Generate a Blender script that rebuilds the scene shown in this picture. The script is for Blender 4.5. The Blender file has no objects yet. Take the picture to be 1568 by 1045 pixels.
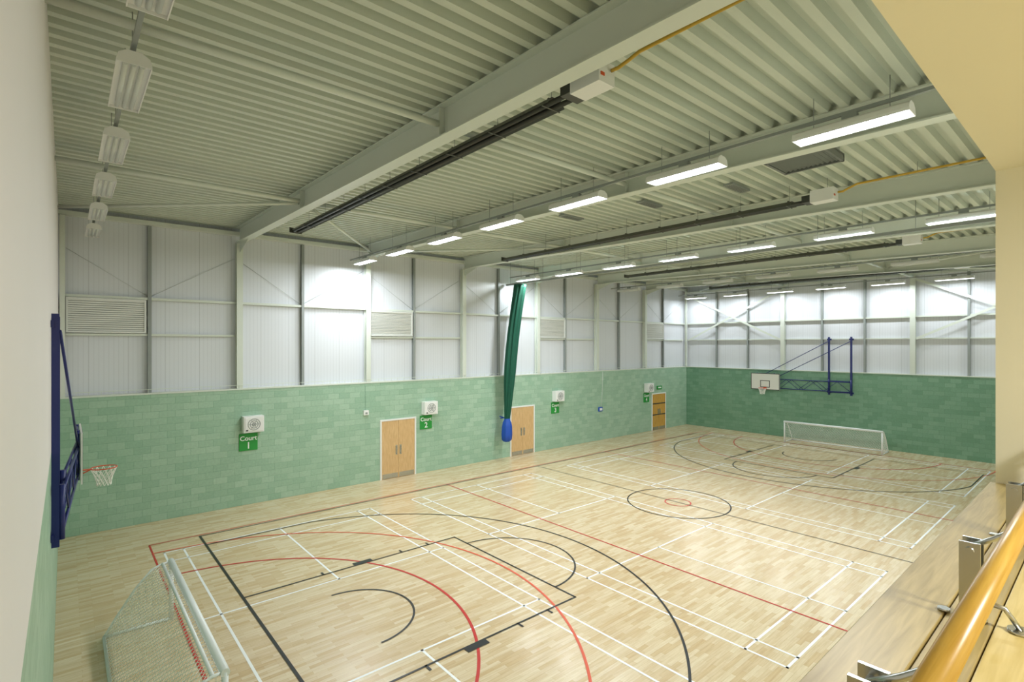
import bpy, math, random
from mathutils import Vector, Matrix
random.seed(4)
sc = bpy.context.scene
L, W = 34.5, 20.0
ZG = 4.17           # top of blockwork
FR = L/7.0          # frame spacing
def deck_z(y): return 9.60 + 0.02*y
def raf_z(y): return 9.06 + 0.02*y

# ------------------------------------------------------------------ materials
def s2l(c):
    return tuple(((v/255)/12.92 if v/255 <= 0.04045 else (((v/255)+0.055)/1.055)**2.4) for v in c)
def newmat(name):
    m = bpy.data.materials.new(name); m.use_nodes = True
    nt = m.node_tree; b = nt.nodes['Principled BSDF']
    return m, nt, b
def N(nt, t, **kw):
    n = nt.nodes.new(t)
    for k, v in kw.items(): setattr(n, k, v)
    return n
def mat(name, rgb, rough=0.5, metal=0.0, var=0.06, scale=3.0, bump=0.0):
    m, nt, b = newmat(name)
    c = s2l(rgb)
    geo = N(nt, 'ShaderNodeNewGeometry')
    no = N(nt, 'ShaderNodeTexNoise'); no.inputs['Scale'].default_value = scale; no.inputs['Detail'].default_value = 4
    nt.links.new(geo.outputs['Position'], no.inputs['Vector'])
    mx = N(nt, 'ShaderNodeMix', data_type='RGBA')
    mx.inputs[6].default_value = tuple(v*(1-var) for v in c)+(1,)
    mx.inputs[7].default_value = tuple(min(1, v*(1+var)) for v in c)+(1,)
    nt.links.new(no.outputs['Fac'], mx.inputs[0]); nt.links.new(mx.outputs[2], b.inputs['Base Color'])
    b.inputs['Roughness'].default_value = rough; b.inputs['Metallic'].default_value = metal
    if bump:
        bp = N(nt, 'ShaderNodeBump'); bp.inputs['Strength'].default_value = bump; bp.inputs['Distance'].default_value = 0.01
        nt.links.new(no.outputs['Fac'], bp.inputs['Height']); nt.links.new(bp.outputs['Normal'], b.inputs['Normal'])
    return m
def emit(name, rgb, s):
    m, nt, b = newmat(name)
    b.inputs['Base Color'].default_value = (.9, .9, .9, 1)
    b.inputs['Emission Color'].default_value = s2l(rgb)+(1,); b.inputs['Emission Strength'].default_value = s
    return m

def blockwork(name, a, bcol, mort):
    m, nt, b = newmat(name)
    geo = N(nt, 'ShaderNodeNewGeometry'); sp = N(nt, 'ShaderNodeSeparateXYZ'); ad = N(nt, 'ShaderNodeMath', operation='ADD')
    cb = N(nt, 'ShaderNodeCombineXYZ'); br = N(nt, 'ShaderNodeTexBrick')
    nt.links.new(geo.outputs['Position'], sp.inputs[0])
    nt.links.new(sp.outputs[0], ad.inputs[0]); nt.links.new(sp.outputs[1], ad.inputs[1])
    nt.links.new(ad.outputs[0], cb.inputs[0]); nt.links.new(sp.outputs[2], cb.inputs[1]); nt.links.new(cb.outputs[0], br.inputs['Vector'])
    br.inputs['Scale'].default_value = 1; br.inputs['Brick Width'].default_value = .45; br.inputs['Row Height'].default_value = .225
    br.inputs['Mortar Size'].default_value = .008; br.inputs['Mortar Smooth'].default_value = .6
    br.inputs['Color1'].default_value = s2l(a)+(1,); br.inputs['Color2'].default_value = s2l(bcol)+(1,); br.inputs['Mortar'].default_value = s2l(mort)+(1,)
    no = N(nt, 'ShaderNodeTexNoise'); no.inputs['Scale'].default_value = 14; no.inputs['Detail'].default_value = 6
    nt.links.new(geo.outputs['Position'], no.inputs['Vector'])
    mx = N(nt, 'ShaderNodeMix', data_type='RGBA', blend_type='MULTIPLY'); mx.inputs[0].default_value = .25
    nt.links.new(br.outputs['Color'], mx.inputs[6]); nt.links.new(no.outputs['Fac'], mx.inputs[7])
    nt.links.new(mx.outputs[2], b.inputs['Base Color'])
    bp = N(nt, 'ShaderNodeBump'); bp.inputs['Strength'].default_value = .5; bp.inputs['Distance'].default_value = .01; bp.invert = True
    nt.links.new(br.outputs['Fac'], bp.inputs['Height']); nt.links.new(bp.outputs['Normal'], b.inputs['Normal'])
    b.inputs['Roughness'].default_value = .42
    return m

def cladding(name, rgb):
    m, nt, b = newmat(name)
    geo = N(nt, 'ShaderNodeNewGeometry'); sp = N(nt, 'ShaderNodeSeparateXYZ'); ad = N(nt, 'ShaderNodeMath', operation='ADD')
    nt.links.new(geo.outputs['Position'], sp.inputs[0]); nt.links.new(sp.outputs[0], ad.inputs[0]); nt.links.new(sp.outputs[1], ad.inputs[1])
    def line(period, frac):
        d = N(nt, 'ShaderNodeMath', operation='DIVIDE'); d.inputs[1].default_value = period
        f = N(nt, 'ShaderNodeMath', operation='FRACT'); l = N(nt, 'ShaderNodeMath', operation='LESS_THAN'); l.inputs[1].default_value = frac
        nt.links.new(ad.outputs[0], d.inputs[0]); nt.links.new(d.outputs[0], f.inputs[0]); nt.links.new(f.outputs[0], l.inputs[0]); return l
    a = line(.125, .16); c = line(1.0, .02)
    s = N(nt, 'ShaderNodeMath', operation='MULTIPLY'); s.inputs[1].default_value = .35
    nt.links.new(a.outputs[0], s.inputs[0])
    mxm = N(nt, 'ShaderNodeMath', operation='MAXIMUM'); nt.links.new(s.outputs[0], mxm.inputs[0]); nt.links.new(c.outputs[0], mxm.inputs[1])
    mx = N(nt, 'ShaderNodeMix', data_type='RGBA'); col = s2l(rgb)
    mx.inputs[6].default_value = col+(1,); mx.inputs[7].default_value = tuple(v*.78 for v in col)+(1,)
    nt.links.new(mxm.outputs[0], mx.inputs[0]); nt.links.new(mx.outputs[2], b.inputs['Base Color'])
    b.inputs['Roughness'].default_value = .42
    return m

def woodfloor(name):
    m, nt, b = newmat(name)
    geo = N(nt, 'ShaderNodeNewGeometry'); br = N(nt, 'ShaderNodeTexBrick')
    nt.links.new(geo.outputs['Position'], br.inputs['Vector'])
    br.offset = .37; br.inputs['Scale'].default_value = 1; br.inputs['Brick Width'].default_value = .62; br.inputs['Row Height'].default_value = .09
    br.inputs['Mortar Size'].default_value = .0012
    br.inputs['Color1'].default_value = s2l((228, 211, 178))+(1,); br.inputs['Color2'].default_value = s2l((208, 181, 139))+(1,); br.inputs['Mortar'].default_value = s2l((184, 157, 116))+(1,)
    mp = N(nt, 'ShaderNodeMapping'); mp.inputs['Scale'].default_value = (1.2, 14, 1)
    no = N(nt, 'ShaderNodeTexNoise'); no.inputs['Scale'].default_value = 2.0; no.inputs['Detail'].default_value = 6
    nt.links.new(geo.outputs['Position'], mp.inputs[0]); nt.links.new(mp.outputs[0], no.inputs['Vector'])
    rp = N(nt, 'ShaderNodeValToRGB'); rp.color_ramp.elements[0].position = .3; rp.color_ramp.elements[0].color = (.78, .72, .63, 1); rp.color_ramp.elements[1].position = .62; rp.color_ramp.elements[1].color = (1, 1, 1, 1)
    nt.links.new(no.outputs['Fac'], rp.inputs[0])
    mx = N(nt, 'ShaderNodeMix', data_type='RGBA', blend_type='MULTIPLY'); mx.inputs[0].default_value = .6
    nt.links.new(br.outputs['Color'], mx.inputs[6]); nt.links.new(rp.outputs[0], mx.inputs[7]); nt.links.new(mx.outputs[2], b.inputs['Base Color'])
    b.inputs['Roughness'].default_value = .27
    b.inputs['Specular IOR Level'].default_value = .5
    b.inputs['Coat Weight'].default_value = .25; b.inputs['Coat Roughness'].default_value = .17
    return m

def wood(name, c1, c2, sc_=(1, 12, 12), rough=.4):
    m, nt, b = newmat(name)
    geo = N(nt, 'ShaderNodeNewGeometry'); mp = N(nt, 'ShaderNodeMapping'); mp.inputs['Scale'].default_value = sc_
    no = N(nt, 'ShaderNodeTexNoise'); no.inputs['Scale'].default_value = 3; no.inputs['Detail'].default_value = 7; no.inputs['Distortion'].default_value = .6
    nt.links.new(geo.outputs['Position'], mp.inputs[0]); nt.links.new(mp.outputs[0], no.inputs['Vector'])
    rp = N(nt, 'ShaderNodeValToRGB'); rp.color_ramp.elements[0].position = .3; rp.color_ramp.elements[0].color = s2l(c1)+(1,)
    rp.color_ramp.elements[1].position = .7; rp.color_ramp.elements[1].color = s2l(c2)+(1,)
    nt.links.new(no.outputs['Fac'], rp.inputs[0]); nt.links.new(rp.outputs[0], b.inputs['Base Color']); b.inputs['Roughness'].default_value = rough
    return m

M_FLOOR = woodfloor('maple_floor')
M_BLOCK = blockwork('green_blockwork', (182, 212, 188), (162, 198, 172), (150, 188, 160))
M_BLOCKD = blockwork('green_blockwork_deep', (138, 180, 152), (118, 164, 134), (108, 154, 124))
M_CLAD = cladding('white_cladding', (222, 225, 231))
M_PLAS = mat('near_wall_paint', (236, 230, 228), .6, var=.02, scale=.6)
M_DECK = mat('deck_paint', (206, 213, 200), .5, var=.04, scale=1)
M_STEEL = mat('white_steel', (218, 224, 214), .4, var=.03, scale=1)
M_STEELG = mat('grey_steel', (150, 156, 154), .4, var=.05)
M_ROD = mat('light_rod', (205, 210, 208), .4, var=.03)
M_DARK = mat('dark_steel', (62, 64, 60), .45, var=.15, scale=8)
M_HEAT = mat('heater_steel', (84, 86, 78), .4, var=.15, scale=8)
M_DIFF = mat('diffuser_grey', (110, 114, 110), .4, var=.05)
M_CREAM = mat('cream_plaster', (240, 236, 214), .65, var=.02, scale=1)
M_WHITE = mat('white_paint', (240, 240, 238), .35, var=.02)
M_LOUV = mat('louvre_grey', (230, 232, 228), .45, var=.03)
M_LOUVB = mat('louvre_back', (150, 154, 150), .6, var=.03)
M_BLUE = mat('blue_paint', (28, 40, 110), .35, var=.05)
M_RIM = mat('rim_orange', (214, 84, 40), .35, var=.03)
M_NET = mat('net_cord', (240, 240, 232), .8, var=.02)
M_ALU = mat('goal_white', (240, 244, 244), .3, var=.02)
M_DOOR = wood('oak_door', (206, 166, 114), (226, 190, 140), (9, 9, 1))
M_DOOR2 = wood('oak_door_deep', (190, 142, 62), (212, 168, 84), (9, 9, 1))
M_CHROME = mat('brushed_steel', (190, 192, 190), .22, metal=1, var=.03)
M_SIGN = mat('sign_green', (40, 150, 62), .4, var=.02)
M_TXT = mat('sign_white', (245, 245, 245), .5, var=.0)
M_CURT = mat('curtain_green', (6, 84, 64), .65, var=.15, scale=6)
M_BAG = mat('bag_blue', (24, 78, 178), .5, var=.1, scale=6)
M_GAS = mat('gas_pipe', (206, 166, 56), .4, var=.05)
M_RAIL = wood('varnished_rail', (196, 152, 56), (224, 186, 92), (1, 20, 20), .28)
M_LEDGE = wood('oak_ledge', (160, 140, 88), (192, 172, 116), (1, 14, 14), .35)
M_LEDGE2 = wood('oak_ledge_light', (204, 182, 112), (226, 206, 144), (1, 14, 14), .35)
M_LWHITE = mat('line_white', (246, 248, 248), .35, var=.0)
M_LBLACK = mat('line_black', (30, 32, 34), .35, var=.0)
M_LRED = mat('line_red', (196, 44, 40), .35, var=.0)
M_LORG = mat('line_orange_red', (222, 92, 62), .35, var=.0)
M_TUBE = emit('lit_lens', (240, 248, 255), 9)
M_TUBEOFF = mat('unlit_lens', (215, 220, 215), .3, var=.02)
M_BOARD = mat('backboard_white', (238, 238, 232), .3, var=.0)

# ------------------------------------------------------------------ mesh builder
class MB:
    def __init__(s): s.v = []; s.f = []; s.m = []; s.mats = []; s.sm = []
    def mi(s, m):
        if m not in s.mats: s.mats.append(m)
        return s.mats.index(m)
    def face(s, idx, m, smooth=False): s.f.append(idx); s.m.append(s.mi(m)); s.sm.append(smooth)
    def box(s, a, b, m):
        x0, y0, z0 = [min(a[i], b[i]) for i in range(3)]; x1, y1, z1 = [max(a[i], b[i]) for i in range(3)]
        o = len(s.v)
        s.v += [(x0, y0, z0), (x1, y0, z0), (x1, y1, z0), (x0, y1, z0), (x0, y0, z1), (x1, y0, z1), (x1, y1, z1), (x0, y1, z1)]
        for q in ((0, 3, 2, 1), (4, 5, 6, 7), (0, 1, 5, 4), (1, 2, 6, 5), (2, 3, 7, 6), (3, 0, 4, 7)): s.face([o+i for i in q], m)
    def quad(s, p, m):
        o = len(s.v); s.v += [tuple(q) for q in p]; s.face([o+i for i in range(len(p))], m)
    def bar(s, p, q, w, h, m, up=(0, 0, 1)):
        p = Vector(p); q = Vector(q); d = (q-p).normalized(); up = Vector(up)
        if abs(d.dot(up)) > .99: up = Vector((0, 1, 0))
        sd = d.cross(up).normalized(); u = sd.cross(d).normalized(); o = len(s.v)
        for c in (p, q):
            for a, b in ((-1, -1), (1, -1), (1, 1), (-1, 1)): s.v.append(tuple(c+sd*(a*w/2)+u*(b*h/2)))
        for k in ((3, 2, 1, 0), (4, 5, 6, 7), (0, 1, 5, 4), (1, 2, 6, 5), (2, 3, 7, 6), (3, 0, 4, 7)): s.face([o+i for i in k], m)
    def tube(s, pts, r, m, n=10, cap=True, closed=False):
        pts = [Vector(p) for p in pts]; K = len(pts); o = len(s.v)
        ref = None
        for i, p in enumerate(pts):
            if closed: d = pts[(i+1) % K]-pts[i-1]
            else: d = pts[min(i+1, K-1)]-pts[max(i-1, 0)]
            d.normalize()
            if ref is None:
                ref = Vector((0, 0, 1)) if abs(d.z) < .9 else Vector((1, 0, 0))
            a = d.cross(ref).normalized(); b = a.cross(d).normalized(); ref = b
            rr = r[i] if isinstance(r, (list, tuple)) else r
            for k in range(n):
                t = 2*math.pi*k/n; s.v.append(tuple(p+a*(rr*math.cos(t))+b*(rr*math.sin(t))))
        for i in range(K if closed else K-1):
            j = (i+1) % K
            for k in range(n):
                l = (k+1) % n; s.face([o+i*n+k, o+i*n+l, o+j*n+l, o+j*n+k], m, n > 4)
        if cap and not closed:
            s.face([o+k for k in range(n)][::-1], m); s.face([o+(K-1)*n+k for k in range(n)], m)
    def ibeam(s, p, q, w, h, m, t=.02, up=(0, 0, 1)):
        p = Vector(p); q = Vector(q); d = (q-p).normalized(); upv = Vector(up)
        sd = d.cross(upv).normalized(); u = sd.cross(d).normalized()
        s.bar(p-u*(h/2-t/2), q-u*(h/2-t/2), w, t, m, up); s.bar(p+u*(h/2-t/2), q+u*(h/2-t/2), w, t, m, up)
        s.bar(p, q, t*.7, h-2*t, m, up)
    def build(s, name, origin=True, bevel=0):
        me = bpy.data.meshes.new(name); c = Vector((0, 0, 0))
        if origin:
            xs, ys, zs = zip(*s.v); c = Vector(((min(xs)+max(xs))/2, (min(ys)+max(ys))/2, min(zs)))
        me.from_pydata([tuple(Vector(v)-c) for v in s.v], [], s.f)
        for m in s.mats: me.materials.append(m)
        for i, p in enumerate(me.polygons): p.material_index = s.m[i]; p.use_smooth = s.sm[i]
        me.update()
        ob = bpy.data.objects.new(name, me); ob.location = c; sc.collection.objects.link(ob)
        if bevel:
            bv = ob.modifiers.new('bevel', 'BEVEL'); bv.width = bevel; bv.segments = 2; bv.limit_method = 'ANGLE'
        return ob

# ------------------------------------------------------------------ shell
b = MB(); b.box((-.02, 0, -.15), (L+.3, W+.3, 0), M_FLOOR); b.build('floor', False)
b = MB(); b.box((0, W, 0), (L+.3, W+.3, ZG), M_BLOCK); b.box((0, W+.3, ZG-.3), (L+.3, W+.4, 10.3), M_CLAD); b.build('wall_long', False)
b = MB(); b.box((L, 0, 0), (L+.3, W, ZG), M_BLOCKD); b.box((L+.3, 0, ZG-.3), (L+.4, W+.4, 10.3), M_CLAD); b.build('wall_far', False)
b = MB(); b.box((-.2, -4.2, 0), (0, W+.3, ZG), M_BLOCK); b.box((-.2, -4.2, ZG), (0, W+.3, 10.3), M_PLAS); b.build('wall_near', False)
JX, LZ, TZ = 5.33, 4.74, 7.07
b = MB()
b.box((0, -.3, 0), (JX, 0, LZ-.002), M_BLOCK)
b.box((JX, -.3, 0), (L+.3, 0, ZG), M_BLOCK); b.box((JX, -.3, ZG), (L+.3, 0, 10.1), M_CREAM)
b.box((0, -.3, TZ), (JX, 0, 10.1), M_CREAM)
b.build('wall_balcony', False)
b = MB(); b.box((JX, -4.2, 3.9), (JX+.2, -.3, TZ+.2), M_CREAM); b.build('wall_balcony_side', False)
b = MB(); b.box((0, -4.2, 3.9), (JX, -4.0, TZ+.2), M_CREAM); b.build('wall_balcony_back', False)
b = MB(); b.box((0, -4.0, TZ), (JX, -.3, TZ+.2), M_CREAM); b.build('ceiling_balcony', False)
b = MB(); b.box((0, -4.0, 3.9), (JX, -.3, 4.1), M_LEDGE2); b.build('floor_balcony', False)
b = MB()
b.box((0, -.165, LZ), (JX, .03, 4.79), M_LEDGE)
b.box((0, -.30, LZ), (JX, -.170, 4.788), M_LEDGE)
b.box((0, -.52, LZ), (JX, -.305, 4.790), M_LEDGE2)
b.box((0, -.52, 4.1), (JX, -.302, LZ), M_CREAM)
b.build('trim_balcony_ledge', bevel=.004)
# corrugated roof deck
b = MB(); per = .30; d = .13; prof = []
y = 0
while y < W+.4:
    prof += [(y, d), (y+.125, d), (y+.155, 0), (y+.27, 0)]; y += per
o = len(b.v)
for (yy, dz) in prof:
    yy = min(yy, W+.4)
    b.v += [(0, yy, deck_z(yy)+dz), (L+.3, yy, deck_z(yy)+dz)]
for i in range(len(prof)-1): b.face([o+2*i, o+2*i+1, o+2*i+3, o+2*i+2], M_DECK)
b.box((-.2, -.3, 10.3), (L+.4, W+.4, 10.4), M_DECK)
b.build('ceiling', False)

# trims
b = MB(); b.box((0, W-.02, ZG), (L, W+.3, ZG+.05), M_STEEL)
b.box((0, W-.01, ZG+.16), (L-.02, W+.01, ZG+.175), M_STEEL)
x = .4
while x < L: b.box((x, W-.006, ZG+.05), (x+.012, W+.006, ZG+.17), M_STEEL); x += .3
b.build('trim_1', False)
b = MB(); b.box((L-.02, 0, ZG), (L+.3, W-.03, ZG+.05), M_STEEL); b.build('trim_2', False)
b = MB(); b.box((.0, W+.05, 9.72), (L+.25, W+.29, 9.85), M_STEEL); b.build('trim_3', False)
b = MB(); b.box((L+.05, 0, 9.5), (L+.29, W, 9.62), M_STEEL); b.build('trim_4', False)

# columns long wall
for k in range(1, 7):
    x = k*FR; b = MB()
    b.ibeam((x, W+.13, ZG+.05), (x, W+.13, 9.46), .20, .24, M_STEEL, .018, up=(0, 1, 0))
    b.build('steel_column')
for (cx, cy) in ((L+.08, W+.08), (.09, W+.07)):
    b = MB(); b.ibeam((cx, cy, ZG+.05), (cx, cy, 9.7), .13, .13, M_STEEL, .015, up=(0, 1, 0)); b.build('steel_corner_post')
for k in range(7):
    x = (k+.5)*FR-.2; b = MB()
    b.ibeam((x, W+.215, ZG+.05), (x, W+.215, 9.7), .10, .15, M_STEELG, .012, up=(0, 1, 0)); b.build('wall_post')
b = MB(); b.box((0.16, W+.16, 7.26), (L+.28, W+.29, 7.34), M_STEEL)
for k in (0, 2, 4, 6): b.box((k*FR+.16, W+.18, 6.08), ((k+1)*FR-.12, W+.29, 6.15), M_STEEL)
b.build('sheeting_rail')
b = MB()
for k in range(7):
    xa = k*FR+.17; xb = (k+1)*FR-.12; xm = (k+.5)*FR-.2
    b.tube([(xa, W+.27, 8.75), (xm-.06, W+.27, 7.4)], .007, M_ROD, 6); b.tube([(xb, W+.27, 8.9), (xm+.06, W+.27, 7.4)], .007, M_ROD, 6)
b.build('wall_bracing_rod')
for yy, big in ((17.8, 0), (15.6, 0), (13.33, 1), (11.1, 0), (8.9, 0), (6.67, 1), (4.4, 0), (2.2, 0)):
    b = MB()
    if big: b.ibeam((L+.13, yy, ZG+.05), (L+.13, yy, 9.5), .24, .2, M_STEEL, .02, up=(1, 0, 0)); b.build('steel_column')
    else: b.ibeam((L+.215, yy, ZG+.05), (L+.215, yy, 9.5), .10, .15, M_STEELG, .012, up=(1, 0, 0)); b.build('wall_post')
b = MB(); b.box((L+.16, 0, 7.26), (L+.29, W+.15, 7.34), M_STEEL); b.box((L+.18, 0, 6.1), (L+.29, W+.15, 6.16), M_STEEL)
b.build('sheeting_rail')
b = MB()
for (ya, yb) in ((13.45, 19.9), (.1, 6.55)):
    b.bar((L+.09, ya, 9.3), (L+.09, yb, 6.1), .02, .12, M_STEEL); b.bar((L+.07, yb, 9.3), (L+.07, ya, 6.1), .02, .12, M_STEEL)
b.build('wall_cross_brace')

# roof beams
for k in range(1, 7):
    x = k*FR; b = MB()
    p = Vector((x, 0.01, raf_z(0)+.27)); q = Vector((x, W+.02, raf_z(W)+.27))
    b.ibeam(p, q, .26, .53, M_STEEL, .024)
    for yy in (6.67, 13.33):
        b.box((x-.12, yy-.006, raf_z(yy)+.02), (x+.12, yy+.006, raf_z(yy)+.5), M_STEEL)
    b.quad([(x-.006, W, raf_z(W)+.02), (x-.006, W-1.2, raf_z(W-1.2)+.02), (x-.006, W, raf_z(W)-.35)], M_STEEL)
    b.quad([(x-.1, W-1.2, raf_z(W-1.2)), (x+.1, W-1.2, raf_z(W-1.2)), (x+.1, W+.02, raf_z(W)-.02), (x-.1, W+.02, raf_z(W)-.02)], M_STEEL)
    b.build('steel_roof_beam')
for yy in (6.67, 13.33):
    for k in range(7):
        b = MB(); x0 = k*FR+(.13 if k else .0); x1 = (k+1)*FR-(.13 if k < 6 else -.1)
        z = raf_z(yy)+.22
        b.tube([(x0, yy, z), (x1, yy, z)], .055, M_STEEL, 10); b.build('roof_tie_tube')
b = MB()
def br(p, q): b.tube([(p[0], p[1], raf_z(p[1])+.2), (q[0], q[1], raf_z(q[1])+.2)], .045, M_STEEL, 8)
br((.02, 18.6), (FR-.1, 13.5)); br((FR+.1, 13.5), (2*FR-.1, 19.6))
br((L-.02, 18.9), (6*FR+.1, 13.5)); br((L-.02, 1.2), (6*FR+.1, 6.5)); br((6*FR-.1, 13.5), (5*FR+.1, 19.6)); br((6*FR-.1, 6.5), (5*FR+.1, .4))
br((3*FR-.1, 13.5), (2*FR+.1, 19.6))
b.build('roof_diagonal_brace')

# louvre vents
for (x0, x1) in ((.17, 2.17), (9.97, 12.02), (19.85, 21.93), (29.68, 31.8)):
    b = MB(); z0, z1 = 6.17, 7.25; y1 = W+.28; y0 = W+.12
    b.box((x0, y0, z0), (x1, y1, z0+.05), M_LOUV); b.box((x0, y0, z1-.05), (x1, y1, z1), M_LOUV)
    b.box((x0, y0, z0+.05), (x0+.05, y1, z1-.05), M_LOUV); b.box((x1-.05, y0, z0+.05), (x1, y1, z1-.05), M_LOUV)
    b.box((x0+.02, y1-.08, z0+.02), (x1-.02, y1-.07, z1-.02), M_LOUVB)
    z = z0+.085
    while z < z1-.06:
        b.bar((x0+.04, y0+.035, z), (x1-.04, y0+.035, z), .008, .052, M_LOUV, up=(0, -.35, .94)); z += .066
    b.build('louvre_vent')

# ------------------------------------------------------------------ doors
def door(name, x0, x1, h, m, style=0):
    b = MB(); y = W
    b.box((x0, y-.05, 0), (x0+.07, y-.001, h), M_WHITE); b.box((x1-.07, y-.05, 0), (x1, y-.001, h), M_WHITE); b.box((x0+.07, y-.05, h-.07), (x1-.07, y-.001, h), M_WHITE)
    xm = (x0+x1)/2
    for a, c in ((x0+.075, xm-.004), (xm+.004, x1-.075)):
        b.box((a, y-.035, .01), (c, y-.001, h-.075), m)
        b.box((a+.03, y-.039, .02), (c-.03, y-.035, .22), M_CHROME)
    b.box((xm-.005, y-.012, .01), (xm+.005, y-.001, h-.08), M_DARK)
    for sx in (-1, 1):
        b.box((xm+sx*.10-.045, y-.039, 1.0), (xm+sx*.10+.045, y-.035, 1.42), M_CHROME)
        b.tube([(xm+sx*.10, y-.036, 1.06), (xm+sx*.10, y-.09, 1.06), (xm+sx*.10, y-.09, 1.36), (xm+sx*.10, y-.036, 1.36)], .011, M_CHROME, 8)
    if style:
        for z in (1.0, 1.75): b.box((x0+.08, y-.045, z), (x1-.08, y-.035, z+.07), M_DARK)
    b.build(name)
door('door_1', 10.36, 12.10, 2.57, M_DOOR); door('door_2', 17.64, 19.36, 2.57, M_DOOR); door('door_3', 30.15, 31.8, 2.5, M_DOOR2, 1)

# ------------------------------------------------------------------ court signs + fan boxes
for i, x in enumerate((5.2, 12.62, 20.95, 29.55)):
    b = MB(); b.box((x-.31, W-.03, 1.96), (x+.31, W-.001, 2.58), M_SIGN)
    s = b.build('court_sign', bevel=.004)
    for t, sz, zz in (('Court', .23, .37), (str(i+1), .34, .07)):
        c = bpy.data.curves.new('text', 'FONT'); c.body = t; c.size = sz; c.align_x = 'CENTER'; c.extrude = .002; c.offset = .004
        o = bpy.data.objects.new('sign_text', c); c.materials.append(M_TXT); sc.collection.objects.link(o)
        o.parent = s; o.location = (0, -.019, zz); o.rotation_euler = (math.pi/2, 0, 0)
    b = MB(); xc = x+.12
    b.box((xc-.34, W-.3, 2.64), (xc+.34, W-.001, 3.22), M_WHITE)
    b.box((xc-.30, W-.32, 2.68), (xc+.30, W-.3, 3.18), M_WHITE)
    for r in (.20, .13, .06):
        pts = [(xc+r*math.cos(a*math.pi/12), W-.325, 2.93+r*math.sin(a*math.pi/12)) for a in range(24)]
        b.tube(pts, .012, M_STEELG, 6, closed=True)
    for a in range(6):
        an = a*math.pi/3; b.bar((xc, W-.325, 2.93), (xc+.2*math.cos(an), W-.325, 2.93+.2*math.sin(an)), .012, .012, M_STEELG, up=(0, 1, 0))
    b.box((xc-.27, W-.328, 2.7), (xc-.2, W-.32, 2.75), M_DARK)
    b.build('wall_fan_unit', bevel=.008)
b = MB(); b.box((24.65, W-.08, 1.75), (24.98, W-.001, 2.0), M_BAG); b.box((24.7, W-.09, 1.8), (24.93, W-.08, 1.95), M_WHITE); b.tube([(25.05, W-.02, 4.15), (25.0, W-.03, 3), (24.9, W-.03, 2.0)], .01, M_WHITE, 6); b.build('wall_intercom_box')
b = MB(); b.box((9.6, W-.1, 2.85), (9.82, W-.001, 3.05), M_WHITE); b.tube([(9.71, W-.02, 3.05), (9.71, W-.02, 4.1)], .01, M_BLOCK, 6); b.box((9.66, W-.11, 2.89), (9.76, W-.1, 2.97), M_STEELG); b.build('wall_sensor_box', bevel=.005)
b = MB(); b.box((30.75, W-.06, 2.75), (31.3, W-.001, 2.98), M_SIGN); b.box((30.85, W-.065, 2.82), (31.2, W-.06, 2.91), M_TXT); b.build('exit_sign')

# ------------------------------------------------------------------ lights
rowsY = [2.05, 4.8, 7.55, 10.3, 13.1, 15.95, 18.75]
rows = [(.77, 0), (9.1, 1), (17.75, 1), (26.0, 0), (33.6, 2)]
LZc = 9.06
for (x, lit) in rows:
    for y in rowsY:
        b = MB(); l = .76; z = LZc
        pr = [(-.17, 0), (-.15, .07), (-.07, .12), (.07, .12), (.15, .07), (.17, 0)]
        o = len(b.v)
        for yy in (y-l, y+l):
            for (a, c) in pr: b.v.append((x+a, yy, z+c))
        n = len(pr)
        for i in range(n):
            j = (i+1) % n; b.face([o+i, o+j, o+n+j, o+n+i], M_WHITE)
        b.face([o+i for i in range(n)], M_WHITE); b.face([o+n+i for i in range(n)][::-1], M_WHITE)
        lm = M_TUBE if lit else M_TUBEOFF
        for dx in (-.08, .0, .08) if not lit else (-.075, .075):
            b.tube([(x+dx, y-l+.06, z-.012), (x+dx, y+l-.06, z-.012)], .028 if not lit else .035, lm, 10)
        for dx in (-.165, .165): b.box((x+dx-.005, y-l, z-.04), (x+dx+.005, y+l, z), M_WHITE)
        for k in (0, 6) if not lit else range(7):
            yy = y-l+k*l/3; b.box((x-.165, yy-.004, z-.035), (x+.165, yy+.004, z), M_WHITE)
        for dy in (-.5, .5): b.tube([(x, y+dy, z+.11), (x, y+dy, deck_z(y+dy)+.02)], .006, M_STEELG, 5)
        b.box((x-.05, y-.1, z+.12), (x+.05, y+.1, z+.195), M_STEELG)
        b.build('ceiling_light')
        if lit:
            ld = bpy.data.lights.new('lamp', 'AREA'); ld.shape = 'RECTANGLE'; ld.size = .3; ld.size_y = 1.4
            ld.energy = 158 if lit == 1 else 68; ld.color = (.91, .97, 1.0)
            lo = bpy.data.objects.new('ceiling_light_lamp', ld); lo.location = (x, y, z-.06); sc.collection.objects.link(lo)
    b = MB(); b.box((x-.025, .3, LZc+.2), (x+.025, W+.1, LZc+.25), M_STEELG)
    b.build('lighting_trunking')

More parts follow.
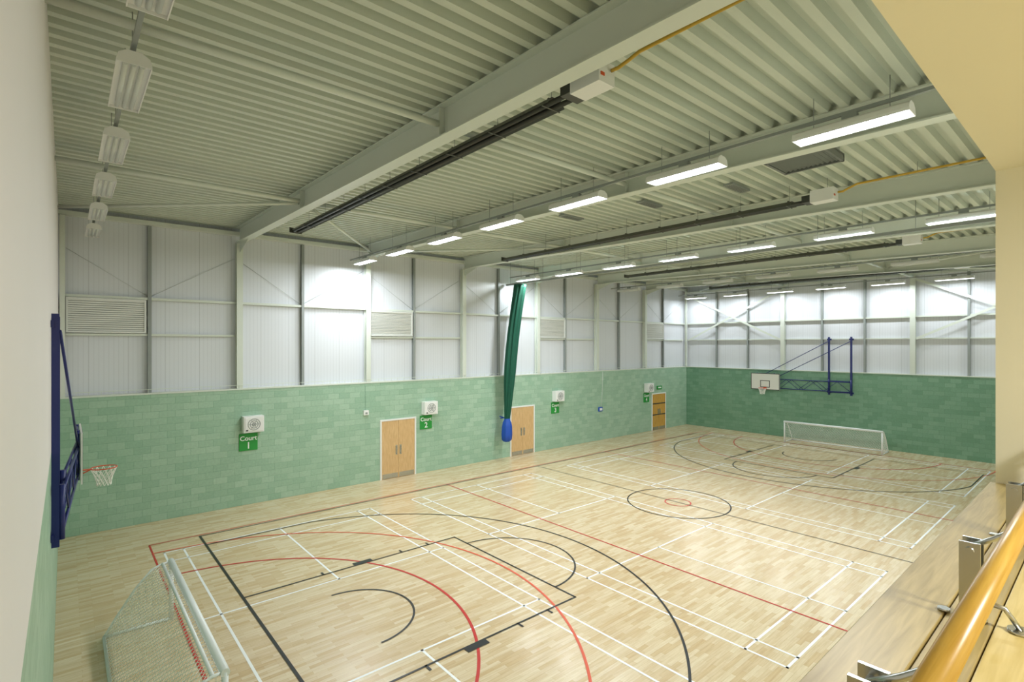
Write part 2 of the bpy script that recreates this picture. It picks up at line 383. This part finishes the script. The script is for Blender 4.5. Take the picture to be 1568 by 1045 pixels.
# ------------------------------------------------------------------ radiant heaters
for x in (5.44, 13.65, 21.6, 29.9):
    b = MB(); z = 9.20; y0, y1 = 4.3, 15.6
    for (a, c, e, f) in ((-.17, z-.02, -.09, z+.08), (-.09, z+.08, .09, z+.08), (.09, z+.08, .17, z-.02)):
        b.quad([(x+a, y0+.3, c), (x+a, y1, c), (x+e, y1, f), (x+e, y0+.3, f)], M_HEAT)
    for dx in (-.075, .075): b.tube([(x+dx, y0, z+.01), (x+dx, y1-.1, z+.01)], .038, M_DARK, 10)
    b.tube([(x+.075*math.cos(a*math.pi/8), y1-.1+.075*math.sin(a*math.pi/8), z+.01) for a in range(9)], .038, M_DARK, 10)
    b.box((x-.18, y1, z-.04), (x+.18, y1+.015, z+.12), M_HEAT)
    y = y0+.4
    while y < y1:
        b.box((x-.18, y, z-.035), (x+.18, y+.02, z-.025), M_HEAT)
        b.tube([(x, y, z+.08), (x, y, deck_z(y)+.02)], .005, M_STEELG, 5)
        b.box((x-.05, y, z+.08), (x+.05, y+.03, z+.12), M_HEAT)
        y += 1.22
    b.box((x-.17, y0-.62, z-.06), (x+.14, y0-.12, z+.22), M_WHITE); b.tube([(x-.1, y0-.1, z+.03), (x-.1, y0+.05, z+.03)], .06, M_DARK, 12)
    b.box((x-.17, y0-.12, z-.03), (x+.17, y0+.06, z+.13), M_DARK)
    b.tube([(x+.14, y0-.33, z+.08), (x+.22, y0-.33, z+.08)], .09, M_DARK, 14)
    b.box((x-.14, y0-.63, z+.02), (x-.07, y0-.62, z+.06), M_RIM)
    b.tube([(x-.03, y0-.45, z+.2), (x-.03, y0-.45, deck_z(y0)+.02)], .006, M_STEELG, 5)
    b.build('radiant_heater')
    b = MB()
    b.tube([(x+.05, y0-.64, z+.12), (x+.06, y0-.74, z+.12), (x+.12, y0-.86, z+.19), (x+.15, y0-1.0, z+.25), (x+.15, .02, z+.25)], .024, M_GAS, 8)
    for yy in (.6, 2.2): b.tube([(x+.15, yy, z+.26), (x+.15, yy, deck_z(yy)+.02)], .006, M_STEELG, 5)
    b.build('gas_pipe')

# ceiling ventilation grille
for (gx, gy) in ((11.15, 3.45),):
    b = MB(); z = 9.36; a = .5; c = .55
    b.box((gx-a, gy-c, z), (gx+a, gy-c+.05, z+.12), M_DIFF); b.box((gx-a, gy+c-.05, z), (gx+a, gy+c, z+.12), M_DIFF)
    b.box((gx-a, gy-c, z), (gx-a+.05, gy+c, z+.12), M_DIFF); b.box((gx+a-.05, gy-c, z), (gx+a, gy+c, z+.12), M_DIFF)
    b.box((gx-a, gy-c, z+.11), (gx+a, gy+c, z+.15), M_DIFF); b.box((gx-.4, gy-.5, z+.15), (gx+.4, gy+.5, deck_z(gy)+.02), M_STEELG)
    y = gy-c+.09
    while y < gy+c-.05: b.bar((gx-a+.03, y, z+.04), (gx+a-.03, y, z+.04), .06, .008, M_DIFF, up=(0, .5, .86)); y += .085
    b.build('ceiling_air_diffuser')
for (gx, gy) in ((12.6, 8.0), (12.8, 5.6), (12.2, 10.6)):
    b = MB(); z = deck_z(gy)-.05
    b.box((gx-.45, gy-.12, z), (gx+.45, gy+.12, z+.06), M_STEELG)
    for i in range(5): b.box((gx-.4, gy-.1+i*.045, z-.008), (gx+.4, gy-.085+i*.045, z), M_DIFF)
    b.build('roof_vent_grille')

# ------------------------------------------------------------------ divider curtain
b = MB(); n = 72; path = []
K = 40
for i in range(K+1):
    t = i/K; z = 8.82-(8.82-1.95)*t
    x = 17.52-.55*t-.10*math.sin(t*3.1); y = 19.05+.42*t+.05*math.sin(t*5)
    r = .30-.02*t if t < .6 else .288-.16*((t-.6)/.4)**1.4
    path.append((x, y, z, r, t))
o = len(b.v)
for (x, y, z, r, t) in path:
    for k in range(n):
        th = 2*math.pi*k/n
        rr = r*(1+.15*math.sin(9*th+2*t)+.07*math.sin(17*th-3*t)); b.v.append((x+rr*math.cos(th), y+rr*.75*math.sin(th), z))
for i in range(K):
    for k in range(n): l = (k+1) % n; b.face([o+i*n+k, o+(i+1)*n+k, o+(i+1)*n+l, o+i*n+l], M_CURT, True)
b.face([o+k for k in range(n)], M_CURT)
o = len(b.v); n2 = 36; bag = [(2.1, .14), (2.0, .16), (1.9, .21), (1.7, .25), (1.3, .27), (1.05, .25), (.95, .16), (.93, .02)]
bx, by = path[-1][0], path[-1][1]
for (z, r) in bag:
    for k in range(n2): th = 2*math.pi*k/n2; rr = r*(1+.06*math.sin(7*th)); b.v.append((bx-.02*(2.2-z)+rr*math.cos(th), by+rr*math.sin(th), z))
for i in range(len(bag)-1):
    for k in range(n2): l = (k+1) % n2; b.face([o+i*n2+k, o+(i+1)*n2+k, o+(i+1)*n2+l, o+i*n2+l], M_BAG, True)
b.bar((bx-.2, by+.28, 2.1), (bx+.2, by+.28, 2.1), .03, .05, M_BAG); b.bar((bx, by+.1, 2.1), (bx, W-.005, 2.15), .04, .04, M_BAG)
b.build('divider_curtain')
b = MB(); b.box((17.46, .02, 8.84), (17.56, W+.1, 8.92), M_STEELG)
y = .6
while y < W: b.tube([(17.51, y, 8.92), (17.51, y, deck_z(y)+.02)], .008, M_STEELG, 5); y += 2.4
b.build('curtain_track')

# ------------------------------------------------------------------ basketball hoops
def hoop(flip):
    b = MB()
    def P(x, y, z): return (L-x-.003, y, z) if flip else (x+.003, y, z)
    def bar(p, q, w=.07, h=.07, m=M_BLUE): b.bar(P(*p), P(*q), w, h, m)
    def tube(p, q, r=.03, m=M_BLUE): b.tube([P(*p), P(*q)], r, m, 10)
    for y in (9.5, 10.65):
        bar((.05, y, 2.85), (.05, y, 6.25), .09, .09)
        for z in (3.0, 6.1): b.box(P(.0, y-.12, z-.05), P(.03, y+.12, z+.05), M_BLUE)
    for z in (3.0, 3.65): bar((.05, 9.5, z), (.05, 10.65, z), .05, .05)
    for (y0, y1) in ((9.5, 13.65), (10.65, 14.7)):
        x1 = .36
        for z in (3.05, 3.62): tube((.12, y0, z), (x1, y1, z), .025)
        seg = 6
        for i in range(seg):
            t0 = i/seg; t1 = (i+1)/seg; za, zb = (3.05, 3.62) if i % 2 == 0 else (3.62, 3.05)
            tube((.12+(x1-.12)*t0, y0+(y1-y0)*t0, za), (.12+(x1-.12)*t1, y0+(y1-y0)*t1, zb), .014)
        tube((.1, y0, 6.0), (x1, y1, 3.66), .02)
        tube((.12, y0, 2.95), (.12, y0, 3.75), .04)
        tube((x1, y1, 2.95), (x1, y1, 4.0), .03)
    yb = 14.2; xb = .40
    for z in (3.1, 3.6, 3.95): tube((.36, yb-.8, z), (.36, yb+.8, z), .02)
    b.box(P(xb, yb-.9, 2.92), P(xb+.03, yb+.9, 3.97), M_BOARD)
    for (ya, yc, za, zc) in ((yb-.9, yb+.9, 2.92, 2.96), (yb-.9, yb+.9, 3.93, 3.97), (yb-.9, yb-.86, 2.92, 3.97), (yb+.86, yb+.9, 2.92, 3.97),
                             (yb-.3, yb+.3, 3.07, 3.11), (yb-.3, yb+.3, 3.48, 3.52), (yb-.3, yb-.26, 3.07, 3.52), (yb+.26, yb+.3, 3.07, 3.52)):
        b.box(P(xb+.031, ya, za), P(xb+.034, yc, zc), M_DARK)
    r = .235; cx = xb+.03+.15+r; b.box(P(xb+.03, yb-.1, 2.95), P(xb+.05, yb+.1, 3.08), M_RIM); bar((xb+.04, yb, 3.045), (xb+.19, yb, 3.045), .1, .015, M_RIM)
    bar((xb+.04, yb, 2.97), (xb+.19, yb, 3.04), .03, .02, M_RIM)
    b.tube([P(cx+r*math.cos(a*math.pi/16), yb+r*math.sin(a*math.pi/16), 3.05) for a in range(32)], .012, M_RIM, 8, closed=True)
    lev = [(3.04, r), (2.93, .19), (2.83, .155), (2.74, .135), (2.66, .13)]; n = 12
    for i in range(len(lev)-1):
        for k in range(n):
            for s in (-1, 1):
                a0 = 2*math.pi*(k+(.5 if i % 2 else 0))/n; a1 = a0+s*math.pi/n
                b.tube([P(cx+lev[i][1]*math.cos(a0), yb+lev[i][1]*math.sin(a0), lev[i][0]), P(cx+lev[i+1][1]*math.cos(a1), yb+lev[i+1][1]*math.sin(a1), lev[i+1][0])], .008, M_NET, 4, cap=False)
    b.build('basketball_hoop')
hoop(False); hoop(True)

# ------------------------------------------------------------------ goals
def goal(xf, sgn):
    b = MB(); y0, y1 = 10.0-2.44, 10.0+2.44; H = 1.22; D = 1.12
    def P(x, y, z): return (xf+sgn*x, y, z)
    b.tube([P(0, y0, .0), P(0, y0, H)], .045, M_ALU, 12); b.tube([P(0, y1, .0), P(0, y1, H)], .045, M_ALU, 12)
    b.tube([P(0, y0-.04, H), P(0, y1+.04, H)], .06, M_ALU, 12)
    b.tube([P(-.15, y0, H-.01), P(-.15, y1, H-.01)], .03, M_ALU, 8)
    prof = [(0, H), (-.16, H-.01), (-.34, H-.08), (-.62, .82), (-.92, .36), (-1.06, .12), (-D, .03)]
    for y in (y0, y1):
        b.tube([P(x, y, z) for x, z in prof], .024, M_ALU, 8); b.tube([P(0, y, .03), P(-D, y, .03)], .03, M_ALU, 8)
    b.tube([P(-D, y0, .03), P(-D, y1, .03)], .03, M_ALU, 8)
    def pp(t):
        ls = [math.dist(prof[i], prof[i+1]) for i in range(len(prof)-1)]; T = sum(ls)*t
        for i, l in enumerate(ls):
            if T <= l or i == len(ls)-1:
                f = min(1, T/l); return (prof[i][0]+(prof[i+1][0]-prof[i][0])*f, prof[i][1]+(prof[i+1][1]-prof[i][1])*f)
            T -= l
    nu, nv = 44, 16
    def sp(i, j):
        u = i/nu; v = j/nv; x, z = pp(v); sag = math.sin(math.pi*u)*math.sin(math.pi*v)
        return P(x+.10*sag, y0+(y1-y0)*u, max(.01, z-.07*sag*(1+.3*math.sin(9*u))))
    r = .006
    for i in range(nu):
        for j in range(nv):
            b.tube([sp(i, j), sp(i+1, j+1)], r, M_NET, 3, cap=False)
            b.tube([sp(i+1, j), sp(i, j+1)], r, M_NET, 3, cap=False)
    for y in (y0, y1):
        for j in range(1, 12):
            z = H*j/12
            xx = 0
            for i in range(len(prof)-1):
                if prof[i+1][1] <= z <= prof[i][1]: f = (prof[i][1]-z)/(prof[i][1]-prof[i+1][1]); xx = prof[i][0]+(prof[i+1][0]-prof[i][0])*f
            b.tube([P(0, y, z), P(xx, y, z)], r, M_NET, 3, cap=False)
        for j in range(1, 10):
            x = -D*j/10; zz = .03
            for i in range(len(prof)-1):
                if prof[i+1][0] <= x <= prof[i][0]: f = (prof[i][0]-x)/(prof[i][0]-prof[i+1][0]); zz = prof[i][1]+(prof[i+1][1]-prof[i][1])*f
            b.tube([P(x, y, .03), P(x, y, zz)], r, M_NET, 3, cap=False)
    b.build('football_goal')
goal(1.86, 1); goal(32.65, -1)

# ------------------------------------------------------------------ court markings
b = MB()
def seg(x0, y0, x1, y1, w, m, z):
    d = Vector((x1-x0, y1-y0)).normalized(); n = Vector((-d.y, d.x))*w/2; e = d*w/2
    b.quad([(x0-n.x-e.x, y0-n.y-e.y, z), (x1-n.x+e.x, y1-n.y+e.y, z), (x1+n.x+e.x, y1+n.y+e.y, z), (x0+n.x-e.x, y0+n.y-e.y, z)], m)
def rect(x0, y0, x1, y1, w, m, z):
    seg(x0, y0, x1, y0, w, m, z); seg(x0, y1, x1, y1, w, m, z); seg(x0, y0, x0, y1, w, m, z); seg(x1, y0, x1, y1, w, m, z)
def arc(cx, cy, r, a0, a1, w, m, z, n=64):
    for i in range(n):
        a = math.radians(a0+(a1-a0)*i/n); c = math.radians(a0+(a1-a0)*(i+1)/n)
        b.quad([(cx+(r-w/2)*math.cos(a), cy+(r-w/2)*math.sin(a), z), (cx+(r+w/2)*math.cos(a), cy+(r+w/2)*math.sin(a), z),
                (cx+(r+w/2)*math.cos(c), cy+(r+w/2)*math.sin(c), z), (cx+(r-w/2)*math.cos(c), cy+(r-w/2)*math.sin(c), z)], m)
w = .05; z = .003
for x0 in (2.25, 10.0, 18.4, 26.15):
    x1 = x0+6.1; ya, yb = 3.3, 16.7
    rect(x0, ya, x1, yb, w, M_LWHITE, z)
    for xx in (x0+.46, x1-.46): seg(xx, ya, xx, yb, w, M_LWHITE, z)
    for yy in (ya+.76, yb-.76, 10-1.98, 10+1.98): seg(x0, yy, x1, yy, w, M_LWHITE, z)
    xm = (x0+x1)/2; seg(xm, ya, xm, 8.02, w, M_LWHITE, z); seg(xm, 11.98, xm, yb, w, M_LWHITE, z)
z = .006
rect(2.0, 2.375, 32.5, 17.625, .045, M_LRED, z)
for xx in (12.17, 22.33): seg(xx, 2.375, xx, 17.625, .045, M_LRED, z)
arc(2.0, 10, 4.9, -90, 90, .06, M_LRED, z); arc(32.5, 10, 4.9, 90, 270, .05, M_LRED, z); arc(17.25, 10, .45, 0, 360, .045, M_LRED, z)
arc(2.0, 10, 6.85, -90, 90, .055, M_LORG, z+.001); arc(32.5, 10, 6.85, 90, 270, .04, M_LORG, z+.001)
z = .010
rect(3.25, 2.5, 31.25, 17.5, .04, M_LBLACK, z); seg(17.25, 2.5, 17.25, 17.5, .03, M_LBLACK, z); arc(17.25, 10, 1.8, 0, 360, .045, M_LBLACK, z)
seg(3.25, 2.5, 3.25, 17.5, .06, M_LBLACK, z+.0005)
for s in (1, -1):
    X = lambda v: 17.25+s*(v-17.25)
    bx = X(4.825)
    arc(bx, 10, 6.75, (0 if s > 0 else 180)-77.9, (0 if s > 0 else 180)+77.9, .05, M_LBLACK, z, 90)
    for yy in (3.4, 16.6): seg(X(3.25), yy, X(6.24), yy, .045, M_LBLACK, z)
    for yy in (7.55, 12.45): seg(X(3.25), yy, X(9.05), yy, .045, M_LBLACK, z)
    seg(X(9.05), 7.55, X(9.05), 12.45, .045, M_LBLACK, z)
    arc(X(9.05), 10, 1.8, (0 if s > 0 else 180)-90, (0 if s > 0 else 180)+90, .045, M_LBLACK, z)
    arc(bx, 10, 1.25, (0 if s > 0 else 180)-90, (0 if s > 0 else 180)+90, .045, M_LBLACK, z)
    for yy, q in ((7.55, -1), (12.45, 1)):
        seg(X(6.0), yy+q*.09, X(6.35), yy+q*.09, .16, M_LBLACK, z+.001)
        for v in (5.1, 7.3, 8.15): seg(X(v), yy, X(v), yy+q*.14, .05, M_LBLACK, z)
    seg(X(2.0), 10-2.44, X(2.0), 10+2.44, .06, M_LRED, z)
b.build('court_markings', False)

# ------------------------------------------------------------------ handrail
b = MB(); yr = -.40; zr = 5.25
b.tube([(.05, yr, zr), (JX-.05, yr, zr)], .024, M_RAIL, 20)
for x in (.3, 1.5, 2.7, 3.9, 5.1):
    for dx in (-.035, .035):
        b.box((x+dx-.005, -.27, 4.79), (x+dx+.005, -.21, 5.08), M_CHROME)
    b.tube([(x-.05, -.24, 5.05), (x+.05, -.24, 5.05)], .014, M_CHROME, 10); b.tube([(x-.05, -.24, 4.87), (x+.05, -.24, 4.87)], .014, M_CHROME, 10)
    b.tube([(x, -.24, 5.06), (x, -.30, 5.10), (x, -.37, 5.16), (x, yr, zr-.015)], .009, M_CHROME, 10)
    b.tube([(x, -.24, 4.87), (x, -.33, 4.86), (x, -.37, 4.80)], .009, M_CHROME, 10)
    b.tube([(x, -.24, 4.790), (x, -.24, 4.802)], .045, M_CHROME, 18); b.tube([(x, -.37, 4.790), (x, -.37, 4.802)], .035, M_CHROME, 18)
    b.tube([(x+.0, -.16, 4.79), (x, -.16, 4.80)], .02, M_CHROME, 12)
b.build('balcony_handrail')
b = MB(); b.tube([(2.6, -2.2, TZ-.08), (2.6, -2.2, TZ)], .28, M_WHITE, 28); b.tube([(2.6, -2.2, TZ-.10), (2.6, -2.2, TZ-.08)], .25, M_TUBE, 28); b.build('balcony_fill_disc')  # added glowing disc, out of view, housing the fill lamp below
ld = bpy.data.lights.new('lamp', 'AREA'); ld.shape = 'DISK'; ld.size = .5; ld.energy = 95; ld.color = (1, .97, .90)  # added fill lamp, unseen, to brighten the cream jamb
lo = bpy.data.objects.new('balcony_fill_lamp', ld); lo.location = (2.6, -2.2, TZ-.13); sc.collection.objects.link(lo)

# world
wd = bpy.data.worlds.new('world'); sc.world = wd; wd.use_nodes = True
wd.node_tree.nodes['Background'].inputs[0].default_value = (.8, .9, 1, 1); wd.node_tree.nodes['Background'].inputs[1].default_value = .5
# camera
cd = bpy.data.cameras.new('camera'); cam = bpy.data.objects.new('camera', cd); sc.collection.objects.link(cam); sc.camera = cam
cd.sensor_width = 36; cd.lens = 799/1568*36; cd.shift_y = .0035; cd.clip_start = .02; cd.clip_end = 200
cam.location = (.165, -.60, 5.8); cam.rotation_euler = (math.pi/2, 0, math.radians(-40.55))
sc.view_settings.view_transform = 'Standard'
